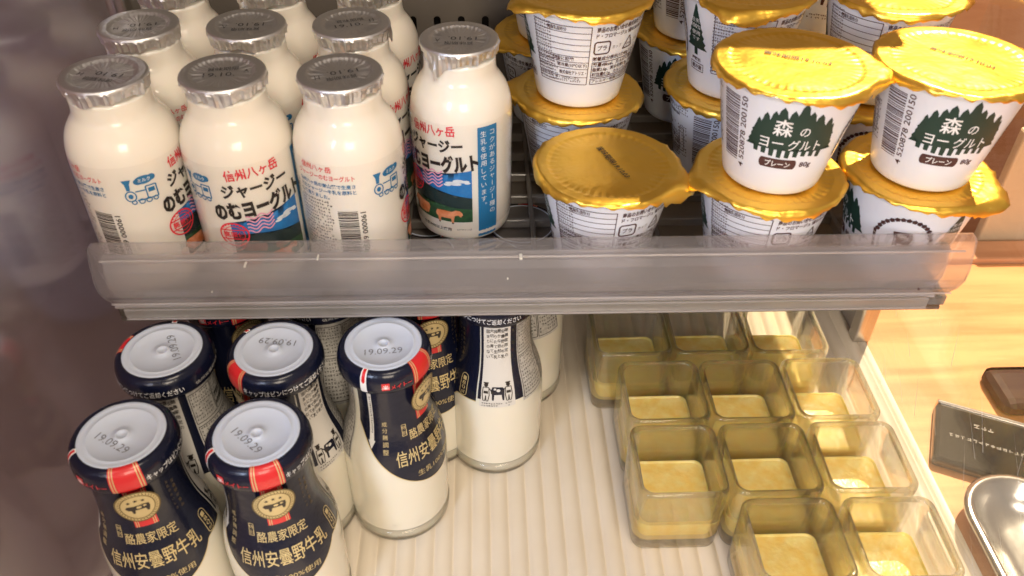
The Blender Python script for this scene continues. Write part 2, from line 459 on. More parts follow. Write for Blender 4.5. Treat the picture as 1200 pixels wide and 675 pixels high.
# ------------------------------------------------------------------ the display case
XL, XR, YB, SH = -0.199, 0.264, 0.575, 0.136
def structure():
    # ribbed white floor
    mb = MB(); pitch_ = 0.0105; xs = []
    x = XL + 0.001
    while x < XR + 0.0002:
        for dx, dz in ((0, 0), (.0006, -.0012), (.0015, -.0012), (.0024, 0), (.0064, .0004)): xs.append((x + dx, dz))
        x += pitch_
    ring0 = [(x, 0.06, z) for x, z in xs]; ring1 = [(x, YB - .002, z) for x, z in xs]
    mb.rings([ring0, ring1], 'floor_plastic', True, False)
    f = link('floor', mb.mesh('floor')); f['kind'] = 'structure'
    # back wall with vent slots: plain strips between real openings
    t = thing('back_wall', 'dull grey brown rear panel with rounded vent slots behind the bottles', 'wall', (0, YB, 0))
    mb = MB(); pz0, pz1 = SH + .002, 0.178; sx = [-.196 + .0167 * i for i in range(28)]
    mb.box(XL, XR, 0, .004, 0, pz0, 'wall_plastic'); mb.box(XL, XR, 0, .004, pz1, 0.395, 'wall_plastic')
    prev = XL
    for x in sx:
        mb.box(prev, x - .0024, 0.0, .004, pz0, pz1, 'wall_plastic'); prev = x + .0024
        for sgn in (-1, 1):       # rounded slot heads
            pts = [(x + sgn * .0024, pz1)] + [(x + sgn * .0024 * math.cos(a), pz1 - .0024 + .0024 * math.sin(a)) for a in [math.pi / 2 * i / 6 for i in range(6, -1, -1)]]
            b = len(mb.v); mb.v += [(p[0], -.0001, p[1]) for p in pts]; mb.face(list(range(b, b + len(pts))), 'wall_plastic')
    mb.box(prev, XR, 0, .004, pz0, pz1, 'wall_plastic')
    link('panel', mb.mesh('panel'), t)
    mb = MB(); mb.box(XL, XR, .006, .010, SH, .185, 'slot_dark'); link('slot_backing', mb.mesh('slot_backing'), t)
    # opaque rear sides, steel posts, clear front sides
    for x0, x1, y0, zt, lab, pl in ((XL - .006, XL, .470, .395, 'grey rear side panel left of the bottles', 'slim steel corner post left of the foil capped bottles'),
                                (XR, XR + .006, .428, .126, 'grey rear side panel behind the glass jars', 'brushed steel corner post behind the square glass jars')):
        mb = MB(); mb.box(x0, x1, y0 + .012, YB - .001, 0, zt, 'side_grey'); tag(link('side_wall', mb.mesh('side_wall')), lab, 'wall')
        mb = MB(); mb.box(x0 - .003, x1 + .003, y0, y0 + .011, 0, zt, 'steel'); tag(link('corner_post', mb.mesh('corner_post', .0015)), pl, 'post')
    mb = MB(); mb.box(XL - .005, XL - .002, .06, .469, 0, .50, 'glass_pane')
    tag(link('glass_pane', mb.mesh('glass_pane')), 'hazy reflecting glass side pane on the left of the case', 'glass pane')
    t = thing('acrylic_pane', 'clear scratched acrylic side pane right of the pudding jars', 'acrylic pane', (XR, 0, 0))
    mb = MB(); mb.box(.0006, .0030, .06, .426, -.006, .50, 'pane_right'); link('sheet', mb.mesh('sheet'), t)
    mb = MB(); rg = random.Random(5)
    for k in range(26):
        y = rg.uniform(.22, .40); z = rg.uniform(.0, .10); L = rg.uniform(.006, .035) ; a = R_(rg.uniform(35, 75))
        dy, dz = L * math.cos(a), L * math.sin(a); wd = rg.uniform(.00008, .0002)
        ny, nz = -math.sin(a) * wd, math.cos(a) * wd
        b = len(mb.v); mb.v += [(.0004, y - ny, z - nz), (.0004, y + ny, z + nz), (.0004, y + dy, z + dz)]; mb.face([b, b + 1, b + 2], 'scratch')
    s = link('scratches', mb.mesh('scratches'), t)
structure()
mb = MB(); mb.box(XL - .004, XR + .004, .464, YB + .004, .396, .404, 'wall_plastic')  # unseen board, added so its front edge shades the gold lids
tag(link('shade_board', mb.mesh('shade_board', .002)), 'narrow unseen board added above the rear of the case to shade the lids', 'shelf')

# shelf with clear grid deck and price rail
def build_shelf():
    t = thing('display_shelf', 'clear plastic grid shelf with a frosted price rail along its front', 'shelf', (0, 0, SH))
    x0, x1, y0, y1 = -.180, .235, .322, YB - .004
    mb = MB()
    x = x0
    while x < x1:
        mb.box(x, x + .0028, y0, y1, -.006, 0, 'shelf_plastic'); x += .0345
    y = y0
    while y < y1:
        mb.box(x0, x1, y, y + .0030, -.0058, -.0004, 'shelf_plastic'); y += .0235
    link('grid_deck', mb.mesh('grid_deck', .0005, 1), t)
    mb = MB(); mb.box(x0, x1, y0, y1, -.0085, -.0066, 'shelf_smoke'); link('under_sheet', mb.mesh('under_sheet'), t)
    # rail: bowed clear front sheet
    rx0, rx1 = -.183, .2375; ry = .3185
    def sheet(prof, xa, xb, m, mb, rnd=.0):
        th = .0016
        n = len(prof)
        outer = prof; inner = []
        for i, (y, z) in enumerate(prof):
            a = prof[max(i - 1, 0)]; b = prof[min(i + 1, n - 1)]; dy, dz = b[0] - a[0], b[1] - a[1]; L = math.hypot(dy, dz)
            inner.append((y + dz / L * -th * -1 if False else y + th * abs(dz) / L, z + (th * dy / L if dz < 0 else -th * dy / L)))
        loop = outer + inner[::-1]
        N = 14; xs = [xa + (xb - xa) * i / N for i in range(N + 1)]
        rings = []
        for i, xx in enumerate(xs):
            ring = []
            for (y, z) in loop:
                X = xx
                if rnd and i in (0, N):      # rounded ends: pull in at the top corner and towards the bottom
                    tt = (z - prof[-1][1]) / (prof[0][1] - prof[-1][1])
                    pull = rnd * (max(0, tt - .86) / .14) ** 2 * .55 + rnd * 1.2 * max(0, (.42 - tt) / .42) ** 2
                    X = xx + pull if i == 0 else xx - pull
                ring.append((X, y, z))
            rings.append(ring)
        mb.rings(rings, m, False, True, True, True)
    z_ = lambda v: v - SH
    mb = MB()
    front = [(ry + .0010, z_(.1775)), (ry + .0006, z_(.1745)), (ry, z_(.1700)), (ry - .0016, z_(.1640)), (ry - .0030, z_(.1580)), (ry - .0036, z_(.1520)), (ry - .0032, z_(.1470)), (ry - .0015, z_(.1432)), (ry + .0010, z_(.1408))]
    sheet(front, rx0, rx1, 'acrylic_lip', mb, .006)
    for yy, zz, h in ((ry - .0002, .1683, .0007), (ry - .0030, .1442, .0006)):
        mb.box(rx0 + .005, rx1 - .005, yy - .0009, yy, z_(zz), z_(zz + h), 'acrylic_edge')
    rg = random.Random(8)
    for k in range(6):           # grit caught on the plastic
        x = rg.uniform(rx0 + .02, rx1 - .02); z = rg.uniform(.146, .172); d = rg.uniform(.0003, .0008)
        mb.box(x, x + d * rg.uniform(1, 2.5), ry - .0046, ry - .0036 + (.003 if z > .163 else 0), z_(z), z_(z) + d, rg.choice(('panel_white', 'panel_white', 'brown_ink')))
    r = link('price_rail', mb.mesh('price_rail'), t)
    mb = MB()
    ins = [(ry + .0032, z_(.1695)), (ry + .0022, z_(.1672)), (ry + .0030, z_(.1640)), (ry + .0012, z_(.1600)), (ry + .0006, z_(.1520)), (ry + .0012, z_(.1470)), (ry + .0030, z_(.1425))]
    sheet(ins, rx0 + .004, rx1 - .010, 'acrylic_frost', mb, .003)
    link('rail_insert', mb.mesh('rail_insert'), r)
    mb = MB()
    mb.box(rx0 + .004, rx1 - .010, ry - .0005, ry + .006, z_(.1388), z_(.1406), 'acrylic_edge')
    mb.box(rx0 + .009, rx1 - .014, ry - .0030, ry - .0010, z_(.1348), z_(.1404), 'acrylic_frost')
    mb.box(rx0 + .009, rx1 - .014, ry - .0034, ry - .0008, z_(.1338), z_(.1347), 'acrylic_edge')
    link('lower_lip', mb.mesh('lower_lip', .0004, 1), r)
    return t
build_shelf()

# ------------------------------------------------------------------ drinking yogurt bottles
BR = 0.0262
B_PROF = smooth_prof([(.0228, .0), (.0246, .0010), (.0256, .0045), (.0261, .010), (.0262, .020), (.0262, .045), (.0262, .064), (.0260, .0705), (.0252, .0760), (.0234, .0812), (.0207, .0855), (.0188, .0885), (.0180, .0920), (.0179, .0975)], 3)
def bottle_label():
    s = Sheet()
    T = R_(4)
    # front: title, picture
    s.text('信州八ヶ岳', -1.5, 67.2, 26, 6.0, 'red_ink', 1, T, .022)
    s.text('ジャージー', -1.0, 58.6, 32.5, 7.8, 'black_ink', 2, T, .036)
    s.text('のむヨーグルト', 0.2, 48.4, 46, 10.6, 'black_ink', 3, R_(5), .055)
    pic = [(-16.5, 13.5), (19.5, 13.5), (19.5, 45.5)] + [(19.5 - 36 * i / 8, 45.5 - 5.2 * math.sin(math.pi / 2 * i / 8)) for i in range(1, 9)]
    s.poly(pic, 'sky_ink', 0)
    rg = random.Random(2)
    for (u, v, a, b) in ((9, 38, 3.4, .9), (12.5, 39.2, 3, 1.2), (15.6, 39.0, 2.6, .8), (6.6, 36.8, 2.0, .7), (11, 37.4, 3.2, .7), (17.2, 38.0, 1.6, .6)):
        s.ell(u, v, a, b, 'cloud_ink', 1, 16)
    s.poly([(-16.5, 13.5), (19.5, 13.5), (19.5, 28.5), (15, 29.6), (11, 29.0), (6, 31.5), (1, 31.0), (-5, 33.5), (-11, 32), (-16.5, 33.5)], 'mountain_ink', 2)
    s.poly([(-16.5, 13.5), (19.5, 13.5), (19.5, 21.5), (12, 22.5), (2, 24), (-7, 23), (-16.5, 25)], 'field_ink', 3)
    s.poly([(-22, 10.5), (-20, 9.5), (-14, 15), (-11, 24), (-12, 36), (-15, 42), (-18, 34), (-20, 22)], 'purple_ink', 4) if False else None
    def cow(u, v, k, m):
        body = [(-6, 1), (-5.2, 3.2), (-1, 3.6), (3, 3.2), (5, 4.2), (7.2, 4.0), (8.6, 2.6), (9, .6), (7.6, 0), (6.4, 1.2), (4.6, .6), (4.2, -1.6), (4.0, -4.2), (3.0, -4.2), (2.6, -1.2), (-2.4, -1.2), (-3, -1.4), (-3.2, -4.4), (-4.3, -4.4), (-4.6, -1), (-5.6, -.2)]
        s.poly([(u + k * x, v + abs(k) * y) for x, y in body], m, 6)
        for x in (3.5, -3.7): s.rect(u + k * x - .5, u + k * x + .5, v - abs(k) * 4.6, v - abs(k) * 3.8, 'black_ink', 7)
        s.ell(u + k * 8.7, v + abs(k) * .6, .5, .5, 'black_ink', 7, 8)
    cow(5.5, 17.0, 1.0, 'cow_ink'); cow(-9.5, 19.0, -.9, 'cow_ink')
    s.text('生乳90%以上使用', -1, 8.2, 18, 2.2, 'black_ink', 1, 0, .012)
    s.text('※デザインは', 15, 8.4, 8, 1.5, 'black_ink', 1)
    # post mark with wavy cancellation
    s.ring(-15.5, 33.5, 7.2, 7.0, .75, 'red_ink', 5); s.ring(-15.5, 33.5, 5.2, 5.0, .4, 'red_ink', 5)
    s.rect(-21.5, -9.5, 35.8, 36.4, 'red_ink', 5); s.rect(-21.5, -9.5, 30.6, 31.2, 'red_ink', 5)
    s.text('高原便', -15.5, 33.5, 10.5, 3.4, 'red_ink', 5, 0, .02)
    for k in range(9):
        a = R_(25 + 130 * k / 8); s.rect(-15.5 + 6.4 * math.cos(a) - .45, -15.5 + 6.4 * math.cos(a) + .45, 33.5 + 6.2 * math.sin(a) - .45, 33.5 + 6.2 * math.sin(a) + .45, 'red_ink', 5)
    for k in range(5):
        pts = [(-8.5 + i * .8, 34.6 + k * 2.0 + i * .08 + 1.0 * math.sin(i * .78 + 1)) for i in range(17)]
        s.path(pts, .75, 'pink_ink', 5)
    # blue strip with two columns of white text
    s.rect(22.8, 34.0, 2.5, 69.5, 'blue_ink', 0)
    s.vtext('コクがあるジャージー種の', 31.0, 65.6, 4.3, 3.7, 'white_ink', 1)
    s.vtext('生乳を使用しています。', 26.0, 65.6, 4.3, 3.7, 'white_ink', 1)
    # little steam engine
    U, V = -30, 51
    c = 'blue_ink'
    s.ell(U - 1 + 3.4, V + 12.4, 4.2, 2.2, c, 0); s.ell(U - 1.6 + 1.5, V + 12.0, 2.2, 1.7, c, 0); s.ell(U + 6, V + 12.8, 1.8, 1.6, c, 0)
    s.text('ミルク', U + 2.6, V + 12.4, 5.6, 1.9, 'white_ink', 1, 0, .02)
    s.poly([(U - 7.5, V + 13.6), (U - 3.2, V + 13.6), (U - 4.2, V + 11.4), (U - 4.6, V + 8), (U - 6.1, V + 8), (U - 6.4, V + 11.4)], c, 0)
    s.ring(U - 5.0, V + 4.8, 2.6, 3.0, .6, c, 0); s.ell(U - 5.0, V + 4.8, 1.1, 1.3, c, 0, 14)
    s.path([(U - 2.6, V + 7), (U + 2.2, V + 7), (U + 2.2, V + 8.8), (U + 7.0, V + 8.8), (U + 7.0, V + 2.2), (U - 2.6, V + 2.2)], .65, c, 0)
    s.rect(U + 3.1, U + 6.1, V + 5.4, V + 7.6, c, 0); s.line((U + 2.2, V + 7), (U + 2.2, V + 2.2), .6, c, 0)
    for x, r in ((-4.2, 1.3), (-.8, 1.5), (2.4, 1.5), (5.5, 1.3)): s.ring(U + x, V + 1.5, r, r, .55, c, 1, 16)
    # back: title, blue lines, barcode, small print
    s.text('信州八ヶ岳', -65, 69.0, 17, 3.2, 'red_ink', 1, 0, .012)
    s.text('ジャージーのむヨーグルト', -61, 64.6, 30, 3.0, 'red_ink', 1, 0, .012)
    s.text('信州八ヶ岳の東山麓で生産さ', -61, 60.2, 30, 2.4, 'blue_ink', 1, 0, .02)
    s.text('れたジャージー牛乳を原料と', -61, 57.0, 30, 2.4, 'blue_ink', 1, 0, .02)
    s.text('して造りました。', -67.5, 53.8, 17, 2.4, 'blue_ink', 1, 0, .02)
    s.scribble(-77, -58, 8, 51.5, 1.45, 'black_ink', 1, 7)
    s.barcode(-56, -46.5, 15, 46.5, 'black_ink', 1, 11, True)
    s.text('4 990589 000061', -44.0, 30, 31, 2.7, 'black_ink', 1, math.pi / 2, .01)
    pr = [(z * 1000, r, z) for r, z in B_PROF]
    return s.mesh('printed_label', wrap(pr, BR * 1000), 1.7, 6.0)

def foil_cap_mesh(seed, tab=None, stamp_rot=0, rows=('賞味期限', '19.10.', 'A')):
    rg = random.Random(seed); n = 120; mb = MB(); R = .0193
    ph = [rg.uniform(0, 6.28) for _ in range(6)]
    def wob(j, k): return math.sin(j * 2 * math.pi / n * 7 + ph[k % 6]) * .5 + math.sin(j * 2 * math.pi / n * 17 + ph[(k + 1) % 6]) * .3 + rg.uniform(-.5, .5)
    ztop = .1055
    def top_z(r, a):
        if r > .0152: return ztop
        t = min(1, (.0152 - r) / .0020)
        pl = (.00035 * math.sin(a * 38) * (1 if r > .006 else 0) + .00016 * math.sin(a * 17 + 1)) * (1 - abs(.0118 - r) / .0062 if abs(.0118 - r) < .0062 else 0)
        return ztop - .0011 * t * t * (3 - 2 * t) + pl
    rr = [.0008, .003, .006, .008, .0095, .011, .0125, .0135, .0144, .0152, .0165, .0180, .0189]
    rings = [[(r * math.cos(2 * math.pi * j / n), r * math.sin(2 * math.pi * j / n), top_z(r, 2 * math.pi * j / n)) for j in range(n)] for r in rr]
    crease = [rg.random() for _ in range(n)]
    depth = [.0066 + .0010 * math.sin(j * 2 * math.pi / n * 3 + ph[0]) + .0007 * math.sin(j * 2 * math.pi / n * 8 + ph[1]) + .0006 * rg.random() for j in range(n)]
    if tab:
        ta, tw, td = tab
        for j in range(n):
            d = abs((j / n * 360 - ta + 180) % 360 - 180)
            if d < tw: depth[j] += td * (1 - d / tw)
    prof = [(R, -.0004), (R + .00025, -.0012), (R + .0001, -.3), (R - .0007, -.62), (R - .0011, -1.0)]
    for q, (r, zz) in enumerate(prof):
        ring = []
        for j in range(n):
            a = 2 * math.pi * j / n
            z = ztop + (zz if q < 2 else zz * depth[j])
            cr_ = 0 if q < 2 else (.00040 * (crease[j] - .5) + .0002 * math.sin(j * 1.9 + ph[2]) + .00025 * math.sin(j * .7 + ph[3])) * (.6 + q * .35)
            rad = r + cr_
            if tab and q >= 3:
                d = abs((j / n * 360 - tab[0] + 180) % 360 - 180)
                if d < tab[1]: rad += .0018 * (1 - d / tab[1])
            if z < .0975: rad = max(rad, .0184)
            ring.append((rad * math.cos(a), rad * math.sin(a), z))
        rings.append(ring)
    mb.rings(rings, 'foil', True, True, True)
    # break the shading of the folded skirt into facets
    k = len(rr) + 1
    for fi in range(len(mb.f)):
        if fi // n >= k and fi // n < len(rings) - 1: mb.sm[fi] = False
    # date stamp pressed on the top
    ca, sa = math.cos(stamp_rot), math.sin(stamp_rot)
    def put(body, u, v, wd, hg):
        vv, f, w0, h0 = glyphs(body, .0)
        pts = []
        for x, y in vv:
            X, Y = u + x * wd / w0, v + y * hg / h0; X, Y = X * ca - Y * sa, X * sa + Y * ca
            r = math.hypot(X, Y)
            pts.append((X, Y, max(top_z(max(r, .001), math.atan2(Y, X)), ztop - .0011) + .00022))
        mb.tris(pts, f, 'foil_ink')
    put(rows[0], .000, .0045, .0140, .0034); put(rows[1], -.0015, -.0010, .0140, .0036); put(rows[2], .0105, .0015, .0022, .003)
    return mb.mesh('foil_cap')

mb = MB(); mb.lathe(B_PROF, 'yogurt_white', 72, True, True)
bottle_me = mb.mesh('bottle_body')
clear_mat('shrink_film', (.985, .985, .985), .10, 1.35, diff=.02, bump=(120, .5, .001))
mb = MB(); mb.lathe([(.0250, .0040), (.0265, .0100), (.0266, .030), (.02655, .050), (.0267, .0640), (.02655, .0690), (.0262, .0715)], 'shrink_film', 72)
film_me = mb.mesh('shrink_film')
label_me = bottle_label()
GY = 'white bottles of drinking yogurt on the upper shelf'
# x, y, phi of the printed front, stamp rotation (world), tab, label
BOT = [(-.1690, .3618, 66, 2.9, None, 'white yogurt bottle at the far left of the front row, blue steam engine facing out'),
       (-.1163, .3626, 10, .12, None, 'white yogurt bottle in front row facing forward with red title, black lettering and stamp'),
       (-.0635, .3622, 102, 3.45, None, 'white yogurt bottle in front row turned to show its barcode and red small title'),
       (-.0098, .3980, -33, 3.1, (232, 17, .0085), 'white yogurt bottle with torn foil tab and a blue text strip, beside the yogurt cups'),
       (-.1690, .4149, 150, 3.3, None, 'foil capped yogurt bottle directly behind the one with the steam engine'),
       (-.1160, .4150, 80, 3.2, None, 'foil capped yogurt bottle directly behind the one with black lettering facing forward'),
       (-.0640, .4163, 60, .3, (20, 14, .006), 'foil capped yogurt bottle behind the one showing its barcode, left of torn tab'),
       (-.1675, .4680, 170, 1.0, None, 'yogurt bottle at the left of the rear row, cap cut by picture top'),
       (-.1140, .4680, 200, 2.0, None, 'yogurt bottle in the middle of the rear row, cap cut by picture top'),
       (-.0605, .4680, 55, .5, None, 'yogurt bottle at the right of the rear row with some red print visible')]
for i, (x, y, phi, sr, tab, lab) in enumerate(BOT):
    rz = facing(x, y, phi)
    t = thing('yogurt_bottle', lab, 'bottle', (x, y, SH + .0003), rz, GY)
    link('bottle_body', bottle_me, t)
    tb = None
    if tab: tb = ((tab[0] - math.degrees(rz)) % 360, tab[1], tab[2])
    link('foil_cap', foil_cap_mesh(20 + i, tb, sr - rz, ('賞味期限', '19.10.', 'A' if i % 2 else 'H')), t)
    link('printed_label', label_me, t); link('shrink_film', film_me, t)

# ------------------------------------------------------------------ yogurt cups
CH = 0.0560
C_PROF = [(.0205, .0004), (.0222, .0000), (.0233, .0012), (.0240, .0045), (.0252, .0110), (.0275, .0230), (.0300, .0360), (.0318, .0460), (.0327, .0515), (.0332, .0535), (.0352, .0545), (.0355, .0552), (.0350, .0556), (.0335, .0554), (.0325, .0520)]
def cup_label():
    s = Sheet()
    # forest silhouette with white words
    rg = random.Random(4)
    def conifer(u, v0, v1, hw, steps, m, layer):
        pts = []
        for i in range(steps):
            t = i / steps; w_ = hw * (1 - t); y = v0 + (v1 - v0) * t
            pts.append((w_ * 1.0, y)); pts.append((w_ * .74, y + (v1 - v0) / steps * .55))
        left = [(u - x, y) for x, y in pts]; right = [(u + x, y) for x, y in pts][::-1]
        s.poly(left + [(u, v1)] + right, m, layer)
    n0 = len(s.items)
    for u, v1, hw in ((-7, 50.0, 11), (2.5, 53.0, 11), (-14.5, 46.0, 8.5), (11, 47.5, 11), (16.5, 45.2, 8.5), (-2, 49, 10), (6.5, 49, 10), (-18, 42.5, 6), (19, 42, 5), (-10.5,47.5,9)):
        conifer(u, 27.0, v1, hw, 5, 'tree_ink', 0)
    blob = [(-20.5, 28.5), (-21.5, 31), (-19.8, 33), (-21.2, 35.5), (-19.0, 38), (-16, 41), (-8, 43), (10, 43), (16, 41), (19.8, 38.5), (21.5, 36.0), (20.2, 33.5), (21.8, 31), (20, 28.0)]
    s.poly(blob, 'tree_ink', 1)
    for k in range(9):
        u = -18.0 + k * 4.4; s.poly([(u - 1.5, 29), (u - 1.2, 23.6 + .8 * math.cos(k)), (u + 1.2, 23.4 + .8 * math.cos(k)), (u + 1.5, 29)], 'tree_ink', 0)
    s.text('森', -5.6, 39.4, 9.5, 9.0, 'white_ink', 3, 0, .014)
    s.text('の', 5.4, 38.0, 5.0, 4.6, 'white_ink', 3, 0, .006)
    s.text('ヨー', -10.0, 30.6, 12.5, 5.2, 'white_ink', 3, 0, .010)
    s.text('グルト', 7.6, 30.6, 17.5, 6.0, 'white_ink', 3, 0, .006)
    s.items[n0:] = [([(p[0] * .86, p[1]) for p in it[0]],) + tuple(it[1:]) for it in s.items[n0:]]
    # brown pill and weight
    s.rect(-11.5, 4.2, 16.5, 21.9, 'brown_ink', 0); s.ell(-11.5, 19.2, 1.4, 2.7, 'brown_ink', 0); s.ell(4.2, 19.2, 1.4, 2.7, 'brown_ink', 0)
    s.text('プレーン', -3.6, 19.2, 12.5, 3.4, 'white_ink', 1, 0, .02)
    s.text('80g', 10.4, 19.0, 6.2, 3.8, 'brown_ink', 1, 0, .02)
    # barcode, digits and tiny text left of it
    s.barcode(-35.5, -25.5, 14.5, 49, 'brown_ink', 1, 21, True)
    s.text('4 520878 200150', -23.0, 30.5, 38, 3.0, 'brown_ink', 1, math.pi / 2, .008)
    s.scribble(-47, -39, 45, 50, 1.3, 'brown_ink', 1, 3); s.scribble(-48, -40, 16, 38, 1.6, 'brown_ink', 1, 4)
    s.path([(-46.5, 20), (-42.8, 20), (-42.8, 36), (-46.5, 36)], .35, 'brown_ink', 1, True)
    # arch of stars and the little house
    b = 'brown_ink'
    for k in range(15):
        a = R_(12 + 156 * k / 14); u = 41 + 12.6 * math.cos(a); v = 33 + 12.5 * math.sin(a)
        s.poly([(u + (1.35 if i % 2 == 0 else .55) * math.cos(a + i * math.pi / 5), v + (1.35 if i % 2 == 0 else .55) * math.sin(a + i * math.pi / 5)) for i in range(10)], b, 1)
    for sg in (-1, 1): s.line((41 + sg * 13.4, 35), (41 + sg * 12.6, 20), 1.5, b, 1)
    for k in range(5):
        for sg in (-1, 1): s.line((41 + sg * (13.2 - k * .1) - .9, 33 - 3 * k), (41 + sg * (13.2 - k * .1) + .9, 32 - 3 * k), .4, 'panel_white', 2)
    s.poly([(37, 33), (36.2, 37), (44.6, 38), (46, 33.6), (44.8, 30), (43.4, 24), (41.6, 24), (41.8, 30), (39.6, 30), (39.2, 25), (37.6, 25)], b, 1)
    s.rect(38.4, 42.6, 34.2, 36, 'panel_white', 2)
    s.scribble(30, 52, 15.5, 19, 1.5, b, 1, 8)
    # single tall tree with white words, and cold storage box
    conifer(65, 27, 52, 8.5, 7, 'tree_ink', 0); s.rect(63.6, 66.4, 23, 28, 'tree_ink', 1)
    s.text('生乳', 65, 43, 6, 2.4, 'white_ink', 2); s.text('100%', 65, 39.6, 7, 2.4, 'white_ink', 2); s.text('使用', 65, 36.0, 6.4, 2.4, 'white_ink', 2); s.text('です', 65, 32.6, 6, 2.2, 'white_ink', 2)
    s.text('種類別', 65, 20.4, 7.5, 2.2, b, 1, 0, .02)
    s.path([(60, 13.6), (71, 13.6), (71, 18.2), (60, 18.2)], .4, b, 1, True); s.text('要冷蔵', 65.5, 15.9, 8.8, 2.8, b, 1, 0, .02)
    # ruled table with dense print
    s.path([(77, 15.5), (107, 15.5), (107, 49.5), (77, 49.5)], .4, b, 1, True)
    for v in (46, 42.6, 39.2, 35.8, 32.4, 29.0, 25.0, 20.0): s.line((77, v), (107, v), .32, b, 1)
    s.scribble(76, 88, 17, 50.5, 1.35, b, 1, 9, False, 1.0); s.scribble(77, 91, 17, 32, 1.3, b, 1, 12, False, 1.0)
    s.text('無脂乳固形分', 90, 47.8, 10, 2.3, b, 1, 0, .015); s.text('側面に記載', 93, 30.8, 12, 2.4, b, 1, 0, .02); s.text('要冷蔵(10℃以下)', 98, 27, 16.5, 2.6, b, 1, 0, .02)
    s.text('株式会社アトリエ・', 98.5, 22.6, 15.5, 2.5, b, 1, 0, .02); s.text('ド・フロマージュ', 95.5, 19.0, 14, 2.0, b, 1, 0, .02); s.scribble(88, 106, 16, 18, 1.3, b, 1, 13)
    # information side
    s.text('商品のお問い合せ:株式会社アトリエ', 126, 48.0, 33, 3.0, b, 1, 0, .025); s.text('ド・フロマージュ ☎0120-860-504', 126, 44.4, 33, 2.9, b, 1, 0, .025)
    s.path([(110, 34), (116.6, 34), (117.4, 35), (117.4, 40), (116.6, 41), (110, 41), (109.2, 40), (109.2, 35)], .8, b, 1, True)
    s.text('プラ', 113.3, 37.5, 5, 3.0, b, 1, 0, .02); s.text('カップ', 121.8, 37.2, 5.6, 2.1, b, 1)
    s.path([(126.2, 34.4), (133.2, 34.4), (129.7, 41.2)], .7, b, 1, True); s.text('プラ', 129.8, 36.2, 3.6, 1.9, b, 1, 0, .02); s.text('フタ', 136.2, 37.2, 3.6, 2.0, b, 1)
    s.text('栄養成分表示(1個80gあたり)', 124.5, 31.0, 31.5, 3.0, b, 1, 0, .022)
    s.path([(109, 20.0), (141, 20.0), (141, 29.0), (109, 29.0)], .4, b, 1, True)
    s.text('熱量48kcal、たんぱく質2.6g', 125, 27.3, 31, 2.9, b, 1, 0, .022); s.text('脂質2.6g、炭水化物3.9g、食塩', 125, 24.4, 31, 2.8, b, 1, 0, .022); s.text('相当量0.1g、カルシウム94mg', 125, 21.5, 31, 2.8, b, 1, 0, .022)
    s.path([(109, 15.6), (141, 15.6), (141, 19.0), (109, 19.0)], .4, b, 1, True); s.text('アレルギー物質(27品目中)乳', 125, 17.3, 30, 2.4, b, 1, 0, .012)
    pr = [(z * 1000, r, z) for r, z in C_PROF[1:-3]]
    return s.mesh('printed_design', wrap(pr, 30.0), 2.0, 6.0)

def gold_lid_mesh(seed, tab_a, stamp_rot):
    rg = random.Random(seed); n = 144; mb = MB()
    ph = [rg.uniform(0, 6.28) for _ in range(8)]
    zt = .0569
    def edge_r(a):
        d = abs((a - tab_a + math.pi) % (2 * math.pi) - math.pi)
        return .0372 + .00025 * math.sin(a * 5 + ph[0]) + .0002 * math.sin(a * 13 + ph[1]) + (.0068 * max(0, math.cos(d * 1.9)) ** 7 if d < .8 else 0)
    def h(r, a):
        z = zt
        if r < .030: z -= .0004
        if r < .0306 and r > .0290: z += .0000
        z += .00024 * math.sin(r * 160 * math.cos(a - ph[2]) + ph[3]) * min(1, r / .02) + .00020 * math.sin(r * 230 * math.sin(a + ph[4]) + ph[5])
        if .0245 < r < .0312: z += .00024 * math.sin(a * 46 + ph[6]) * math.sin((r - .0245) / .0067 * math.pi)
        return z
    rings = []
    for r in (.0008, .004, .008, .012, .016, .019, .022, .0245, .0262, .0278, .0290, .0300, .0308, .0320, .0335, .0345):
        rings.append([(r * math.cos(2 * math.pi * j / n), r * math.sin(2 * math.pi * j / n), h(r, 2 * math.pi * j / n)) for j in range(n)])
    # overhanging rim, turned down and crinkled
    for q, (t, dz) in enumerate(((.35, -.0001), (.7, -.0010), (1.0, -.0026), (1.0, -.0030))):
        ring = []
        for j in range(n):
            a = 2 * math.pi * j / n; e = edge_r(a); r = .0345 + (e - .0345) * t - (.0003 if q == 3 else 0)
            d = abs((a - tab_a + math.pi) % (2 * math.pi) - math.pi)
            crk = (.00045 * math.sin(a * 31 + ph[7]) + .0004 * math.sin(a * 19 + ph[2]) + .0005 * (rg.random() - .5)) * (q if q < 3 else 2.2) * .6
            droop = (1 + .5 * math.sin(a * 3 + ph[1])) * (1.7 if d < .5 else 1)
            ring.append((r * math.cos(a), r * math.sin(a), zt + dz * droop + crk))
        rings.append(ring)
    mb.rings(rings, 'gold', True, True, True)
    ca, sa = math.cos(stamp_rot), math.sin(stamp_rot)
    vv, f, w0, h0 = glyphs('賞味期限19.10.03', .012)
    pts = []
    for x, y in vv:
        X, Y = x * .030 / w0, .0030 + y * .0036 / h0; X, Y = X * ca - Y * sa, X * sa + Y * ca
        pts.append((X, Y, h(math.hypot(X, Y), math.atan2(Y, X)) + .00055))
    mb.tris(pts, f, 'gold_ink')
    return mb.mesh('gold_lid')

mb = MB(); mb.lathe(C_PROF, 'cup_white', 72, True, True)
cup_me = mb.mesh('cup_body'); cupl_me = cup_label()
GC = 'white cups of plain yogurt stacked on the upper shelf'
ZL, ZU = SH + .0003, SH + .0003 + .0573
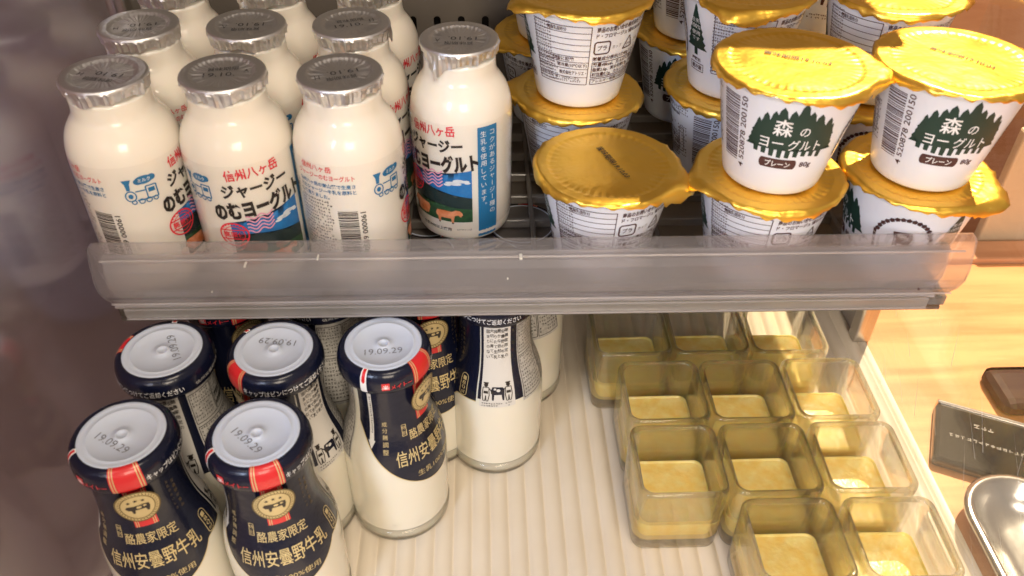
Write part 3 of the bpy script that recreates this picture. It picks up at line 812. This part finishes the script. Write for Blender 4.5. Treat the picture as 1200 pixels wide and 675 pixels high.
# x, y, z, phi of the forest print, world angle of the lid tab, world angle of stamp, label
CUPS = [(.0625, .3600, ZL, 168, -22, -68, 'low yogurt cup at front with nothing on it, half its gold lid in shade'),
        (.1415, .3530, ZL, 168, 190, 10, 'low yogurt cup at front carrying the cup nearest the middle, small print showing'),
        (.2160, .3540, ZL, -70, -40, 30, 'low yogurt cup at the right end carrying another, arch print and forest edge showing'),
        (.1415, .3530, ZU, 12, -14, -24, 'upper front yogurt cup left of the pair, whole forest print and crisp shaded lid'),
        (.2160, .3540, ZU, 22, -30, -48, 'upper front yogurt cup at the right end with its gold lid glaring white'),
        (.0549, .4380, ZL, 150, 170, 60, 'low yogurt cup in second row under the cup showing nutrition tables'),
        (.1420, .4445, ZL, 40, 120, 20, 'low yogurt cup in second row under the cup with a single tall tree'),
        (.2190, .4380, ZL, -60, 60, 80, 'low yogurt cup in second row at the right end beneath another cup'),
        (.0549, .4380, ZU, 165, 205, -10, 'upper second row yogurt cup showing nutrition tables and the recycling marks'),
        (.1420, .4445, ZU, -170, 245, 40, 'upper second row yogurt cup with a single tall tree at its left side'),
        (.2190, .4380, ZU, -205, 0, -20, 'upper second row yogurt cup behind the one with the glaring lid'),
        (.0460, .5150, ZL, 90, 200, 0, 'low yogurt cup in the rear row beside the vent slots'),
        (.0480, .5150, ZU, 140, 40, 0, 'upper yogurt cup in the rear row peeping out left of the nutrition tables'),
        (.1350, .5200, ZL, 0, 90, 0, 'low yogurt cup in the middle of the rear row, mostly hidden'),
        (.1350, .5200, ZU, 30, 90, 0, 'upper yogurt cup in the middle of the rear row, in deep shade'),
        (.2140, .5200, ZL, 0, 90, 0, 'low yogurt cup at the right of the rear row, mostly hidden'),
        (.2140, .5200, ZU, -70, 90, 0, 'upper yogurt cup at the right of the rear row behind the gold lids')]
for i, (x, y, z, phi, ta, st, lab) in enumerate(CUPS):
    rz = facing(x, y, phi)
    t = thing('yogurt_cup', lab, 'yogurt cup', (x, y, z), rz, GC)
    link('cup_body', cup_me, t)
    link('gold_lid', gold_lid_mesh(40 + i, R_(ta) - rz, R_(st) - rz), t)
    link('printed_design', cupl_me, t)

# ------------------------------------------------------------------ milk bottles
M_PROF = smooth_prof([(.0225, .0038), (.0262, .0046), (.0272, .0090), (.0276, .020), (.0277, .035), (.0277, .050), (.0271, .062), (.0252, .072), (.0221, .0815), (.0204, .090), (.0197, .098), (.0195, .107), (.0195, .118)], 3)
CAPP = [(.0197, .1160), (.0224, .1165), (.0229, .1178), (.0231, .1192), (.0231, .1212), (.0229, .1235), (.0222, .1262), (.0210, .1279), (.0196, .1286), (.0186, .1284), (.0184, .1276)]
def milk_sleeve():
    s = Sheet(); K = math.pi * 25 / 180      # mm per degree at the reference radius
    def hem(d): return 47.5 + (.0043 * d * d if d < 0 else min(.0058 * d * d, 16))
    degs = list(range(-100, 84, 4))
    top = 117
    s.items.append(([(d * K, hem(d)) for d in degs] + [(d * K, top) for d in degs], [(i, i + 1, len(degs) + i + 1, len(degs) + i) for i in range(len(degs) - 1)], 'navy', 0))
    s.path([(d * K, hem(d)) for d in degs], .55, 'gold_ink_print', 1)
    # white panel with vertical words and the farmers with their cow
    s.rect(84 * K, 128 * K, 61, top, 'panel_white', 0)
    s.rect(128 * K, 139 * K, 64, top, 'navy', 0)
    s.rect(82 * K, 86 * K, 66, top, 'navy', 1)
    cols = ['酪農家限定の', '安曇野の牛乳', '豊かな自然と', '搾りたて生乳', '大切に育てて', '固まりのない']
    for k, wds in enumerate(cols): s.vtext(wds, (121 - k * 5.6) * K, 112 - (k % 2) * .6, 3.6, 2.7, 'black_ink', 2, .01)
    u0 = 106 * K
    def person_(u, v, sg):
        s.ell(u, v + 10.2, 1.2, 1.35, 'black_ink', 2, 12); s.rect(u - 1.5, u + 1.5, v + 11.0, v + 11.6, 'black_ink', 2)
        s.path([(u - 1.6, v + 8.6), (u + 1.6, v + 8.6), (u + 1.9, v + 4), (u + 1.2, v), (u + .3, v), (u, v + 3.6), (u - .4, v), (u - 1.3, v), (u - 1.9, v + 4)], .45, 'black_ink', 2, True)
        s.line((u + sg * 1.6, v + 8.2), (u + sg * 3.6, v + 6), .6, 'black_ink', 2); s.rect(u - 1.2, u + 1.2, v + 4.8, v + 6.4, 'black_ink', 2)
    person_(u0 - 6.2, 65.5, 1); person_(u0 + 6.2, 65.5, -1)
    s.poly([(u0 - 3.6, 72), (u0 - 2.6, 74.5), (u0 + 3, 74.2), (u0 + 4, 73), (u0 + 3.6, 66), (u0 + 2.7, 66), (u0 + 2.3, 69.6), (u0 - 1.6, 69.6), (u0 - 1.9, 66), (u0 - 2.8, 66), (u0 - 2.9, 70)], 'navy', 2)
    s.ell(u0 + .6, 72.4, 1.1, .9, 'panel_white', 3, 10); s.ell(u0 - 1.2, 73.2, .7, .6, 'panel_white', 3, 10); s.ell(u0 - 2.6, 71, .8, 1.1, 'black_ink', 3, 10)
    s.scribble(u0 - 8.5, u0 + 8.5, 61.6, 64.4, 1.25, 'black_ink', 2, 14)
    # nutrition side: pale print ground, dense dark print
    s.rect(139 * K, 250 * K, 61, top, 'panel_grey', 0)
    for k, (a, b, c, d) in enumerate(((141, 178, 92, 112), (180, 214, 92, 112), (216, 248, 92, 112), (141, 178, 63, 90), (180, 214, 63, 90), (216, 248, 63, 90))):
        s.path([(a * K, c), (b * K, c), (b * K, d), (a * K, d)], .4, 'black_ink', 2, True)
        s.scribble(a * K + .5, b * K - .5, c + .5, d - .5, 1.7, 'black_ink', 2, 30 + k, False, .9)
    s.text('種類別 牛乳', 197 * K, 101, 13, 3.0, 'black_ink', 3, 0, .02); s.text('信州安曇野牛乳', 197 * K, 96, 14.5, 2.6, 'black_ink', 3, 0, .02)
    # opening arrow at the left
    a0 = -80 * K
    s.poly([(a0 - 1.3, 112.5), (a0 + 1.3, 112.5), (a0 + 1.3, 81), (a0 + 2.1, 81), (a0, 76), (a0 - 2.1, 81), (a0 - 1.3, 81)], 'panel_white', 2)
    s.scribble(a0 - 1.0, a0 + 1.0, 82, 111, 1.5, 'black_ink', 3, 44, True)
    # words on the front
    s.text('酪農家限定', 0, 82.5, 26, 6.2, 'gold_ink_print', 2, 0, .006)
    s.text('信州安曇野牛乳', -1.2, 70.4, 42, 9.8, 'gold_ink_print', 2, R_(1), .008)
    s.text('生乳100%使用', 0, 57.2, 25, 4.4, 'gold_ink_print', 2)
    s.vtext('成分無調整', -62 * K, 92, 4.2, 3.4, 'gold_ink_print', 2)
    s.vtext('特別', -36 * K, 88, 3.2, 2.6, 'gold_ink_print', 2); s.path([(-39 * K, 83), (-33 * K, 83), (-33 * K, 90), (-39 * K, 90)], .3, 'gold_ink_print', 2, True)
    # volume in an outlined pill
    pu = 61 * K
    s.path([(pu + 2.3 * math.cos(R_(a)), 66.5 + (9.5 if a <= 180 else 0) + 2.3 * math.sin(R_(a))) for a in range(0, 361, 20)], .4, 'gold_ink_print', 2, True)
    for k, ch in enumerate('180㎖'): s.text(ch, pu, 75.4 - k * 2.9, 2.3, 2.4, 'gold_ink_print', 2, 0)
    # faint small print beside the emblem
    s.vtext('生乳のおいしさ', 40 * K, 108, 3.0, 1.9, 'gold_dark', 2); s.vtext('安曇野の恵み', 48 * K, 106, 3.4, 2.4, 'gold_dark', 2)
    # emblem ribbon tail
    s.poly([(-6.0, 89.2), (6.2, 89.2), (6.2, 113), (-6.0, 113)], 'red', 1)
    for x in (-5.0, -3.9, 4.0, 5.1): s.rect(x - .22, x + .22, 89.2, 113, 'gold_ink_print', 2)
    pr = [(z * 1000, r, z) for r, z in M_PROF]
    return s.mesh('sleeve', wrap(pr, 25.0), 1.7, 4.0)
def milk_emblem():
    s = Sheet(); U, V = 0, 105.6
    s.ell(U, V, 10.4, 11.6, 'gold_ink_print', 0, 40); s.ring(U, V, 10.4, 11.6, .7, 'gold_dark', 1, 40); s.ring(U, V, 8.0, 9.2, .5, 'gold_dark', 1, 36)
    for k in range(36):
        a = 2 * math.pi * k / 36; s.line((U + 8.2 * math.cos(a), V + 9.4 * math.sin(a)), (U + 9.3 * math.cos(a + .08), V + 10.6 * math.sin(a + .08)), .4, 'gold_dark', 1)
    s.poly([(U - 5.6, V + .4), (U - 4.6, V + 1.6), (U - 1, V + 1.4), (U + 3.2, V + 1.8), (U + 5.2, V + 1.4), (U + 5.4, V - .8), (U + 4.6, V - 4.0), (U + 3.6, V - 4.0), (U + 3.2, V - 1.8), (U - 1.4, V - 1.6), (U - 2, V - 4.2), (U - 3, V - 4.2), (U - 3.2, V - 1.6), (U - 4.6, V - 1.4)], 'black_ink', 2)
    s.ell(U + .6, V + .2, 1.2, .9, 'gold_ink_print', 3, 10); s.ell(U + 3.2, V + .6, .8, .7, 'gold_ink_print', 3, 10)
    for k in (-1, 0, 1):
        u, v = U + k * 3.2, V + 4.6 + (0.6 if k == 0 else 0)
        s.poly([(u + (1.1 if i % 2 == 0 else .45) * math.sin(i * math.pi / 5), v + (1.1 if i % 2 == 0 else .45) * math.cos(i * math.pi / 5)) for i in range(10)], 'black_ink', 2)
    # sits over the lower rim of the cap: a small outward ramp
    pr = [(92, .0214, .0925), (118, .0237, .1172), (121, .0237, .1200)]
    return s.mesh('emblem', wrap(pr, 25.0, .00008, .0002), 1.5, 2.5)
def cap_print():
    s = Sheet(); K = math.pi * 23.1 / 180
    # v runs up the side (112..124) and over the shoulder (124..134)
    s.rect(-17.5 * K, 17.5 * K, 112.4, 132.2, 'red', 0)
    for x in (-15.5, -12.6, 12.6, 15.5): s.rect(x * K - .25, x * K + .25, 112.4, 132.2, 'gold_ink_print', 1)
    a = -80 * K
    s.rect(a - 1.6, a + 1.6, 112.4, 132.6, 'white_ink', 0); s.poly([(a - .9, 131), (a + .9, 131), (a + .9, 122), (a, 120.5), (a - .9, 122)], 'red', 1)
    s.rect(-58 * K, -48.5 * K, 115.4, 121.6, 'red', 0)
    for k in range(7): s.line((-53.2 * K, 117.2), (-53.2 * K + 1.9 * math.cos(R_(30 * k)), 117.2 + 3.4 * math.sin(R_(30 * k))), .35, 'white_ink', 1)
    s.text('メイトー', -34 * K, 118.0, 10.6, 4.2, 'red', 1, 0, .02)
    s.text('キャップはビンにつけてご返却ください', 79 * K, 118.2, 48, 5.4, 'white_ink', 1, 0, .006)
    s.text('信州安曇野牛乳 要冷蔵', 190 * K, 117.4, 30, 3.0, 'panel_grey', 1)
    pr = [(112, .0224, .1165), (113.6, .0229, .1178), (115.2, .0231, .1192), (118.6, .0231, .1212), (121.5, .0229, .1235), (124.5, .0222, .1262), (127, .0210, .1279), (129, .0196, .1286), (132.8, .0184, .1286)]
    return s.mesh('cap_lettering', wrap(pr, 23.1), 1.4, 1.0)
def cap_disc_mesh():
    mb = MB(); zt = .1281
    prof = [(.0190, .1272), (.0187, .1283), (.0180, .1286), (.0170, .1284), (.0150, .1279), (.0147, .1282), (.0144, .1279), (.0060, .1277), (.0034, .1278), (.0031, .1283), (.0022, .1284), (.0018, .1277), (.0006, .1276)]
    mb.lathe(prof, 'cap_plastic', 72, False, True)
    vv, f, w0, h0 = glyphs('19.09.29', -.006)
    mb.tris([(x * .0180 / w0, -.0052 + y * .0038 / h0, .12795) for x, y in vv], f, 'cap_ink')
    return mb.mesh('cap_disc')
def glass_base_mesh():
    mb = MB()
    mb.lathe([(.0205, .0022), (.0225, .0004), (.0245, .0), (.0264, .0010), (.0276, .0036), (.0278, .0070), (.0275, .0120), (.0268, .0090), (.0255, .0052), (.0205, .0045)], 'glass', 72, True, True)
    return mb.mesh('glass_base')
mb = MB(); mb.lathe(M_PROF, 'milk', 72, True, True); mbody = mb.mesh('bottle_body')
# embossed stars low on the glass
mb = MB(); 
for k in range(12):
    a = 2 * math.pi * k / 12; r = .02755
    for q in range(5):
        t = a + .07 * math.cos(q * 1.2566); z = .017 + .0022 * math.sin(q * 1.2566 + .3)
        t2 = a + .07 * math.cos((q + 2) * 1.2566); z2 = .017 + .0022 * math.sin((q + 2) * 1.2566 + .3)
        b = len(mb.v); wz = .00035
        mb.v += [(r * math.cos(t), r * math.sin(t), z - wz), (r * math.cos(t2), r * math.sin(t2), z2 - wz), (r * math.cos(t2), r * math.sin(t2), z2 + wz), (r * math.cos(t), r * math.sin(t), z + wz)]
        mb.face([b, b + 1, b + 2, b + 3], 'milk')
emboss_me = mb.mesh('embossed_stars')
mb = MB(); mb.lathe(CAPP, 'navy', 72); mcap = mb.mesh('cap')
msleeve, memb, mprint, mdisc, mbase = milk_sleeve(), milk_emblem(), cap_print(), cap_disc_mesh(), glass_base_mesh()
GM = 'glass milk bottles with navy sleeves on the case floor'
MILK = [(-.1570, .2473, -14, -30, 'milk bottle at the front left corner, date reading slantwise on its pale cap'),
        (-.0990, .2467, -2, -42, 'front milk bottle second from left with the red seal facing the viewer'),
        (-.1537, .2992, -130, 115, 'milk bottle behind the front left one, red seal turned away and small print showing'),
        (-.1007, .2988, -68, 172, 'milk bottle in second row with the red seal at its left, cap text facing'),
        (-.0485, .3015, 50, 5, 'milk bottle standing alone in front, whole body seen, with white arrow strip'),
        (.0064, .3458, -103, 60, 'milk bottle farthest right with white farmers panel, cap hidden by the price rail'),
        (-.1380, .3490, 20, 40, 'milk bottle in third row under the rail, gold emblem in shade'),
        (-.0850, .3500, -160, 80, 'milk bottle in third row under the rail with grey small print facing'),
        (-.0330, .3530, 10, 20, 'milk bottle in third row behind the lone one, red seal in shade'),
        (.0230, .3980, 170, 0, 'milk bottle in the back row peeping out right of the farmers panel'),
        (-.0300, .4050, 100, 0, 'milk bottle in the back row between the farmers panel and lone bottle')]
proto = None
for i, (x, y, phi, dr, lab) in enumerate(MILK):
    rz = facing(x, y, phi); loc = (x, y, .0009)
    if proto is None:
        proto = thing('milk_bottle', lab, 'bottle', loc, rz, GM)
        b = link('bottle_body', mbody, proto); link('embossed_stars', emboss_me, b)
        link('glass_base', mbase, proto)
        link('sleeve', msleeve, proto); link('emblem', memb, proto)
        c = link('cap', mcap, proto); link('cap_lettering', mprint, c); link('cap_disc', mdisc, c)
        t = proto
    else: t = dup(proto, loc, rz, lab, GM)
    for c in t.children:
        for d in c.children:
            if d.name.startswith('cap_disc'): d.rotation_euler = (0, 0, R_(dr) - rz)

# ------------------------------------------------------------------ square glass jars of pudding
def rsq(h, rad, z, n=6):
    pts = []
    for cx, cy, a0 in ((1, 1, 0), (-1, 1, 90), (-1, -1, 180), (1, -1, 270)):
        for k in range(n + 1):
            a = R_(a0 + 90 * k / n); pts.append((cx * (h - rad) + rad * math.cos(a), cy * (h - rad) + rad * math.sin(a), z))
    return pts
def jar_mesh():
    mb = MB()
    rings = [rsq(.0212, .006, .0012), rsq(.0224, .0065, 0), rsq(.0234, .007, .0008), rsq(.0239, .0072, .0030), rsq(.0240, .0072, .020), rsq(.0242, .0072, .040), rsq(.0243, .0072, .0472), rsq(.0241, .007, .0488), rsq(.0235, .0066, .0496), rsq(.0226, .006, .0498), rsq(.0216, .0056, .0494), rsq(.0211, .0054, .0482), rsq(.0208, .0052, .046), rsq(.0205, .005, .020), rsq(.0202, .005, .0085), rsq(.0192, .0045, .0068), rsq(.016, .004, .0062)]
    mb.rings(rings, 'glass', True, True, True, True)
    return mb.mesh('glass_wall')
def pudding_mesh(seed):
    mb = MB(); rg = random.Random(seed); top = .0205
    h = .02065
    rings = [rsq(.0160, .004, .0063), rsq(.0193, .0045, .0069), rsq(.0203, .005, .0086), rsq(h, .005, top - .0002), rsq(h + .0001, .005, top + .0011), rsq(h - .0003, .0049, top + .0006), rsq(h - .0011, .0047, top)]
    mb.rings(rings, 'pudding', True, True, True)
    # gently uneven surface
    n = 14; b = len(mb.v); H2 = h - .0011
    ph = [rg.uniform(0, 6) for _ in range(4)]
    N = len(rsq(h, .005, 0))
    rr = []
    for k in range(1, 8):
        s_ = 1 - k / 8
        rr.append([(p[0] * s_, p[1] * s_, top + .00035 * math.sin(p[0] * s_ * 300 + ph[0]) * math.sin(p[1] * s_ * 260 + ph[1]) + .0003 * (1 - s_)) for p in rsq(H2, .0047, 0)])
    mb.rings([rsq(H2, .0047, top)] + rr, 'pudding', True, True, False, True)
    return mb.mesh('pudding')
jar_me = jar_mesh()
GJ = 'square glass jars of yellow pudding on the case floor'
rowname = ['back row', 'second row', 'third row', 'front row']
JARS = [(.0925, .3935, 0.02, 'square pudding jar at the left of the back row, in shade under the shelf'),
        (.1410, .3940, 0, 'square pudding jar in the middle of the back row, in shade under the shelf'),
        (.1905, .3935, -.01, 'square pudding jar at the right of the back row beside the steel post'),
        (.1050, .3402, 0.01, 'square pudding jar at the left of the second row, in front of shaded back jars'),
        (.1540, .3400, 0, 'square pudding jar in the middle of the second row, between two others'),
        (.2035, .3405, -.005, 'square pudding jar at the right of the second row near the wooden counter'),
        (.1046, .2898, 0, 'square pudding jar at the left of the third row with its front side fully visible'),
        (.1548, .2900, .005, 'square pudding jar at the centre of the third row, surrounded by other jars'),
        (.2056, .2902, -.01, 'square pudding jar at the right of the third row, pale and brightly lit'),
        (.1555, .2395, 0, 'square pudding jar at the left of the front row, cut by picture bottom'),
        (.2078, .2390, -.01, 'square pudding jar at the right of the front row beside the glare tray')]
for i, (x, y, rz, lab) in enumerate(JARS):
    t = thing('pudding_jar', lab, 'glass jar', (x, y, .0008), rz, GJ)
    link('glass_wall', jar_me, t); link('pudding', pudding_mesh(i), t)

# ------------------------------------------------------------------ beyond the case
def outside():
    # wooden counter to the right
    mb = MB(); mb.box(XR + .0034, 1.3, -.4, .515, -.04, -.0008, 'wood_light')
    tag(link('wooden_counter', mb.mesh('wooden_counter')), 'pale orange wooden counter with straight grain right of the case', 'counter')
    mb = MB(); mb.box(XR + .012, 1.3, .516, .54, -.3, .004, 'wood_dark')
    tag(link('wooden_rail', mb.mesh('wooden_rail', .002)), 'dark wooden rail along the far edge of the pale counter', 'rail')
    mb = MB(); mb.box(XR + .012, 1.6, .70, .72, -.4, .33, 'wood_dark')
    tag(link('wooden_wall', mb.mesh('wooden_wall')), 'reddish brown wooden wall behind the counter on the right', 'wall')
    mb = MB(); mb.box(.405, .60, .545, .555, -.3, .10, 'cream_board')
    tag(link('cream_board', mb.mesh('cream_board', .002)), 'cream coloured board standing behind the dark wooden rail', 'board')
    # packet, tray and box shapes added to stand for smeared glare on the acrylic
    t = thing('glare_packet', 'dark packet shape with faint lettering, added for the smeared glare on the acrylic', 'packet', (.3458, .3137, -.0006), R_(-25))
    mb = MB(); mb.box(-.070, .070, -.025, .025, 0, .008, 'dark_card'); link('packet_body', mb.mesh('packet_body', .003, 3), t)
    mb = MB()
    mb.box(-.0695, .0695, .0245, .0272, .001, .0085, 'chrome'); link('packet_edge', mb.mesh('packet_edge', .001), t)
    s = Sheet(); s.scribble(-62, -4, -4, 0, 3.4, 'card_text', 0, 2, False, 1.0); s.scribble(-48, -33, 9, 13.5, 4.2, 'card_text', 0, 5, False, 1.0)
    link('faint_lettering', s.mesh('faint_lettering', lambda u, v, L: (u / 1000, v / 1000, .0083), 50), t)
    mb = MB()
    def rr_(cx, cy, hx, hy, rad, z, n=10):
        return [(cx + sx * (hx - rad) + rad * math.cos(R_(a0 + 90 * k / n)), cy + sy * (hy - rad) + rad * math.sin(R_(a0 + 90 * k / n)), z) for sx, sy, a0 in ((1, 1, 0), (-1, 1, 90), (-1, -1, 180), (1, -1, 270)) for k in range(n + 1)]
    TCX, TCY, TX, TY, TR = .3005, .212, .031, .090, .0300
    mb.rings([rr_(0, 0, TX - .012, TY - .012, TR - .012, 0), rr_(0, 0, TX - .004, TY - .004, TR - .004, .007), rr_(0, 0, TX - .002, TY - .002, TR - .002, .0125), rr_(0, 0, TX, TY, TR, .0140), rr_(0, 0, TX, TY, TR, .0152), rr_(0, 0, TX - .003, TY - .003, TR - .003, .0166), rr_(0, 0, TX - .006, TY - .006, TR - .006, .0150), rr_(0, 0, TX - .009, TY - .009, TR - .009, .0080), rr_(0, 0, TX - .018, TY - .018, TR - .018, .0022), rr_(0, 0, TX - .024, TY - .030, .005, .0012)], 'chrome', True, True, True, True)
    tag(link('glare_tray', mb.mesh('glare_tray'), None, (TCX, TCY, -.0006)), 'steel tray shape added for the glare arc on the acrylic right of the front jars', 'tray')
    mb = MB(); mb.box(.335, .50, .357, .395, -.0006, .010, 'glare_box')
    tag(link('glare_box', mb.mesh('glare_box', .008, 3)), 'dark brown box shape added behind the packet as part of the smeared glare', 'box')
    # left of the case, seen through the hazy pane
    mb = MB(); mb.box(-1.0, -.62, -.6, 1.2, -.5, 1.2, 'out_wall')
    tag(link('brown_partition', mb.mesh('brown_partition')), 'dark reddish brown partition seen through the hazy left pane', 'partition')
    mb = MB(); mb.box(-.62, -.206, -.3, .95, -.06, -.03, 'out_tan')
    tag(link('side_table', mb.mesh('side_table')), 'tan table top seen through the hazy left pane', 'table')
    mb = MB(); mb.lathe(smooth_prof([(.05, 0), (.075, .01), (.085, .08), (.080, .16), (.062, .22), (.045, .25), (.04, .27)], 3), 'out_grey', 48, True, True)  # pale rounded form added to give the grey haze behind the pane
    tag(link('haze_shape', mb.mesh('haze_shape'), None, (-.44, .56, -.03)), 'blurred pale grey pot added beyond the hazy left pane for its grey haze', 'shape')
outside()
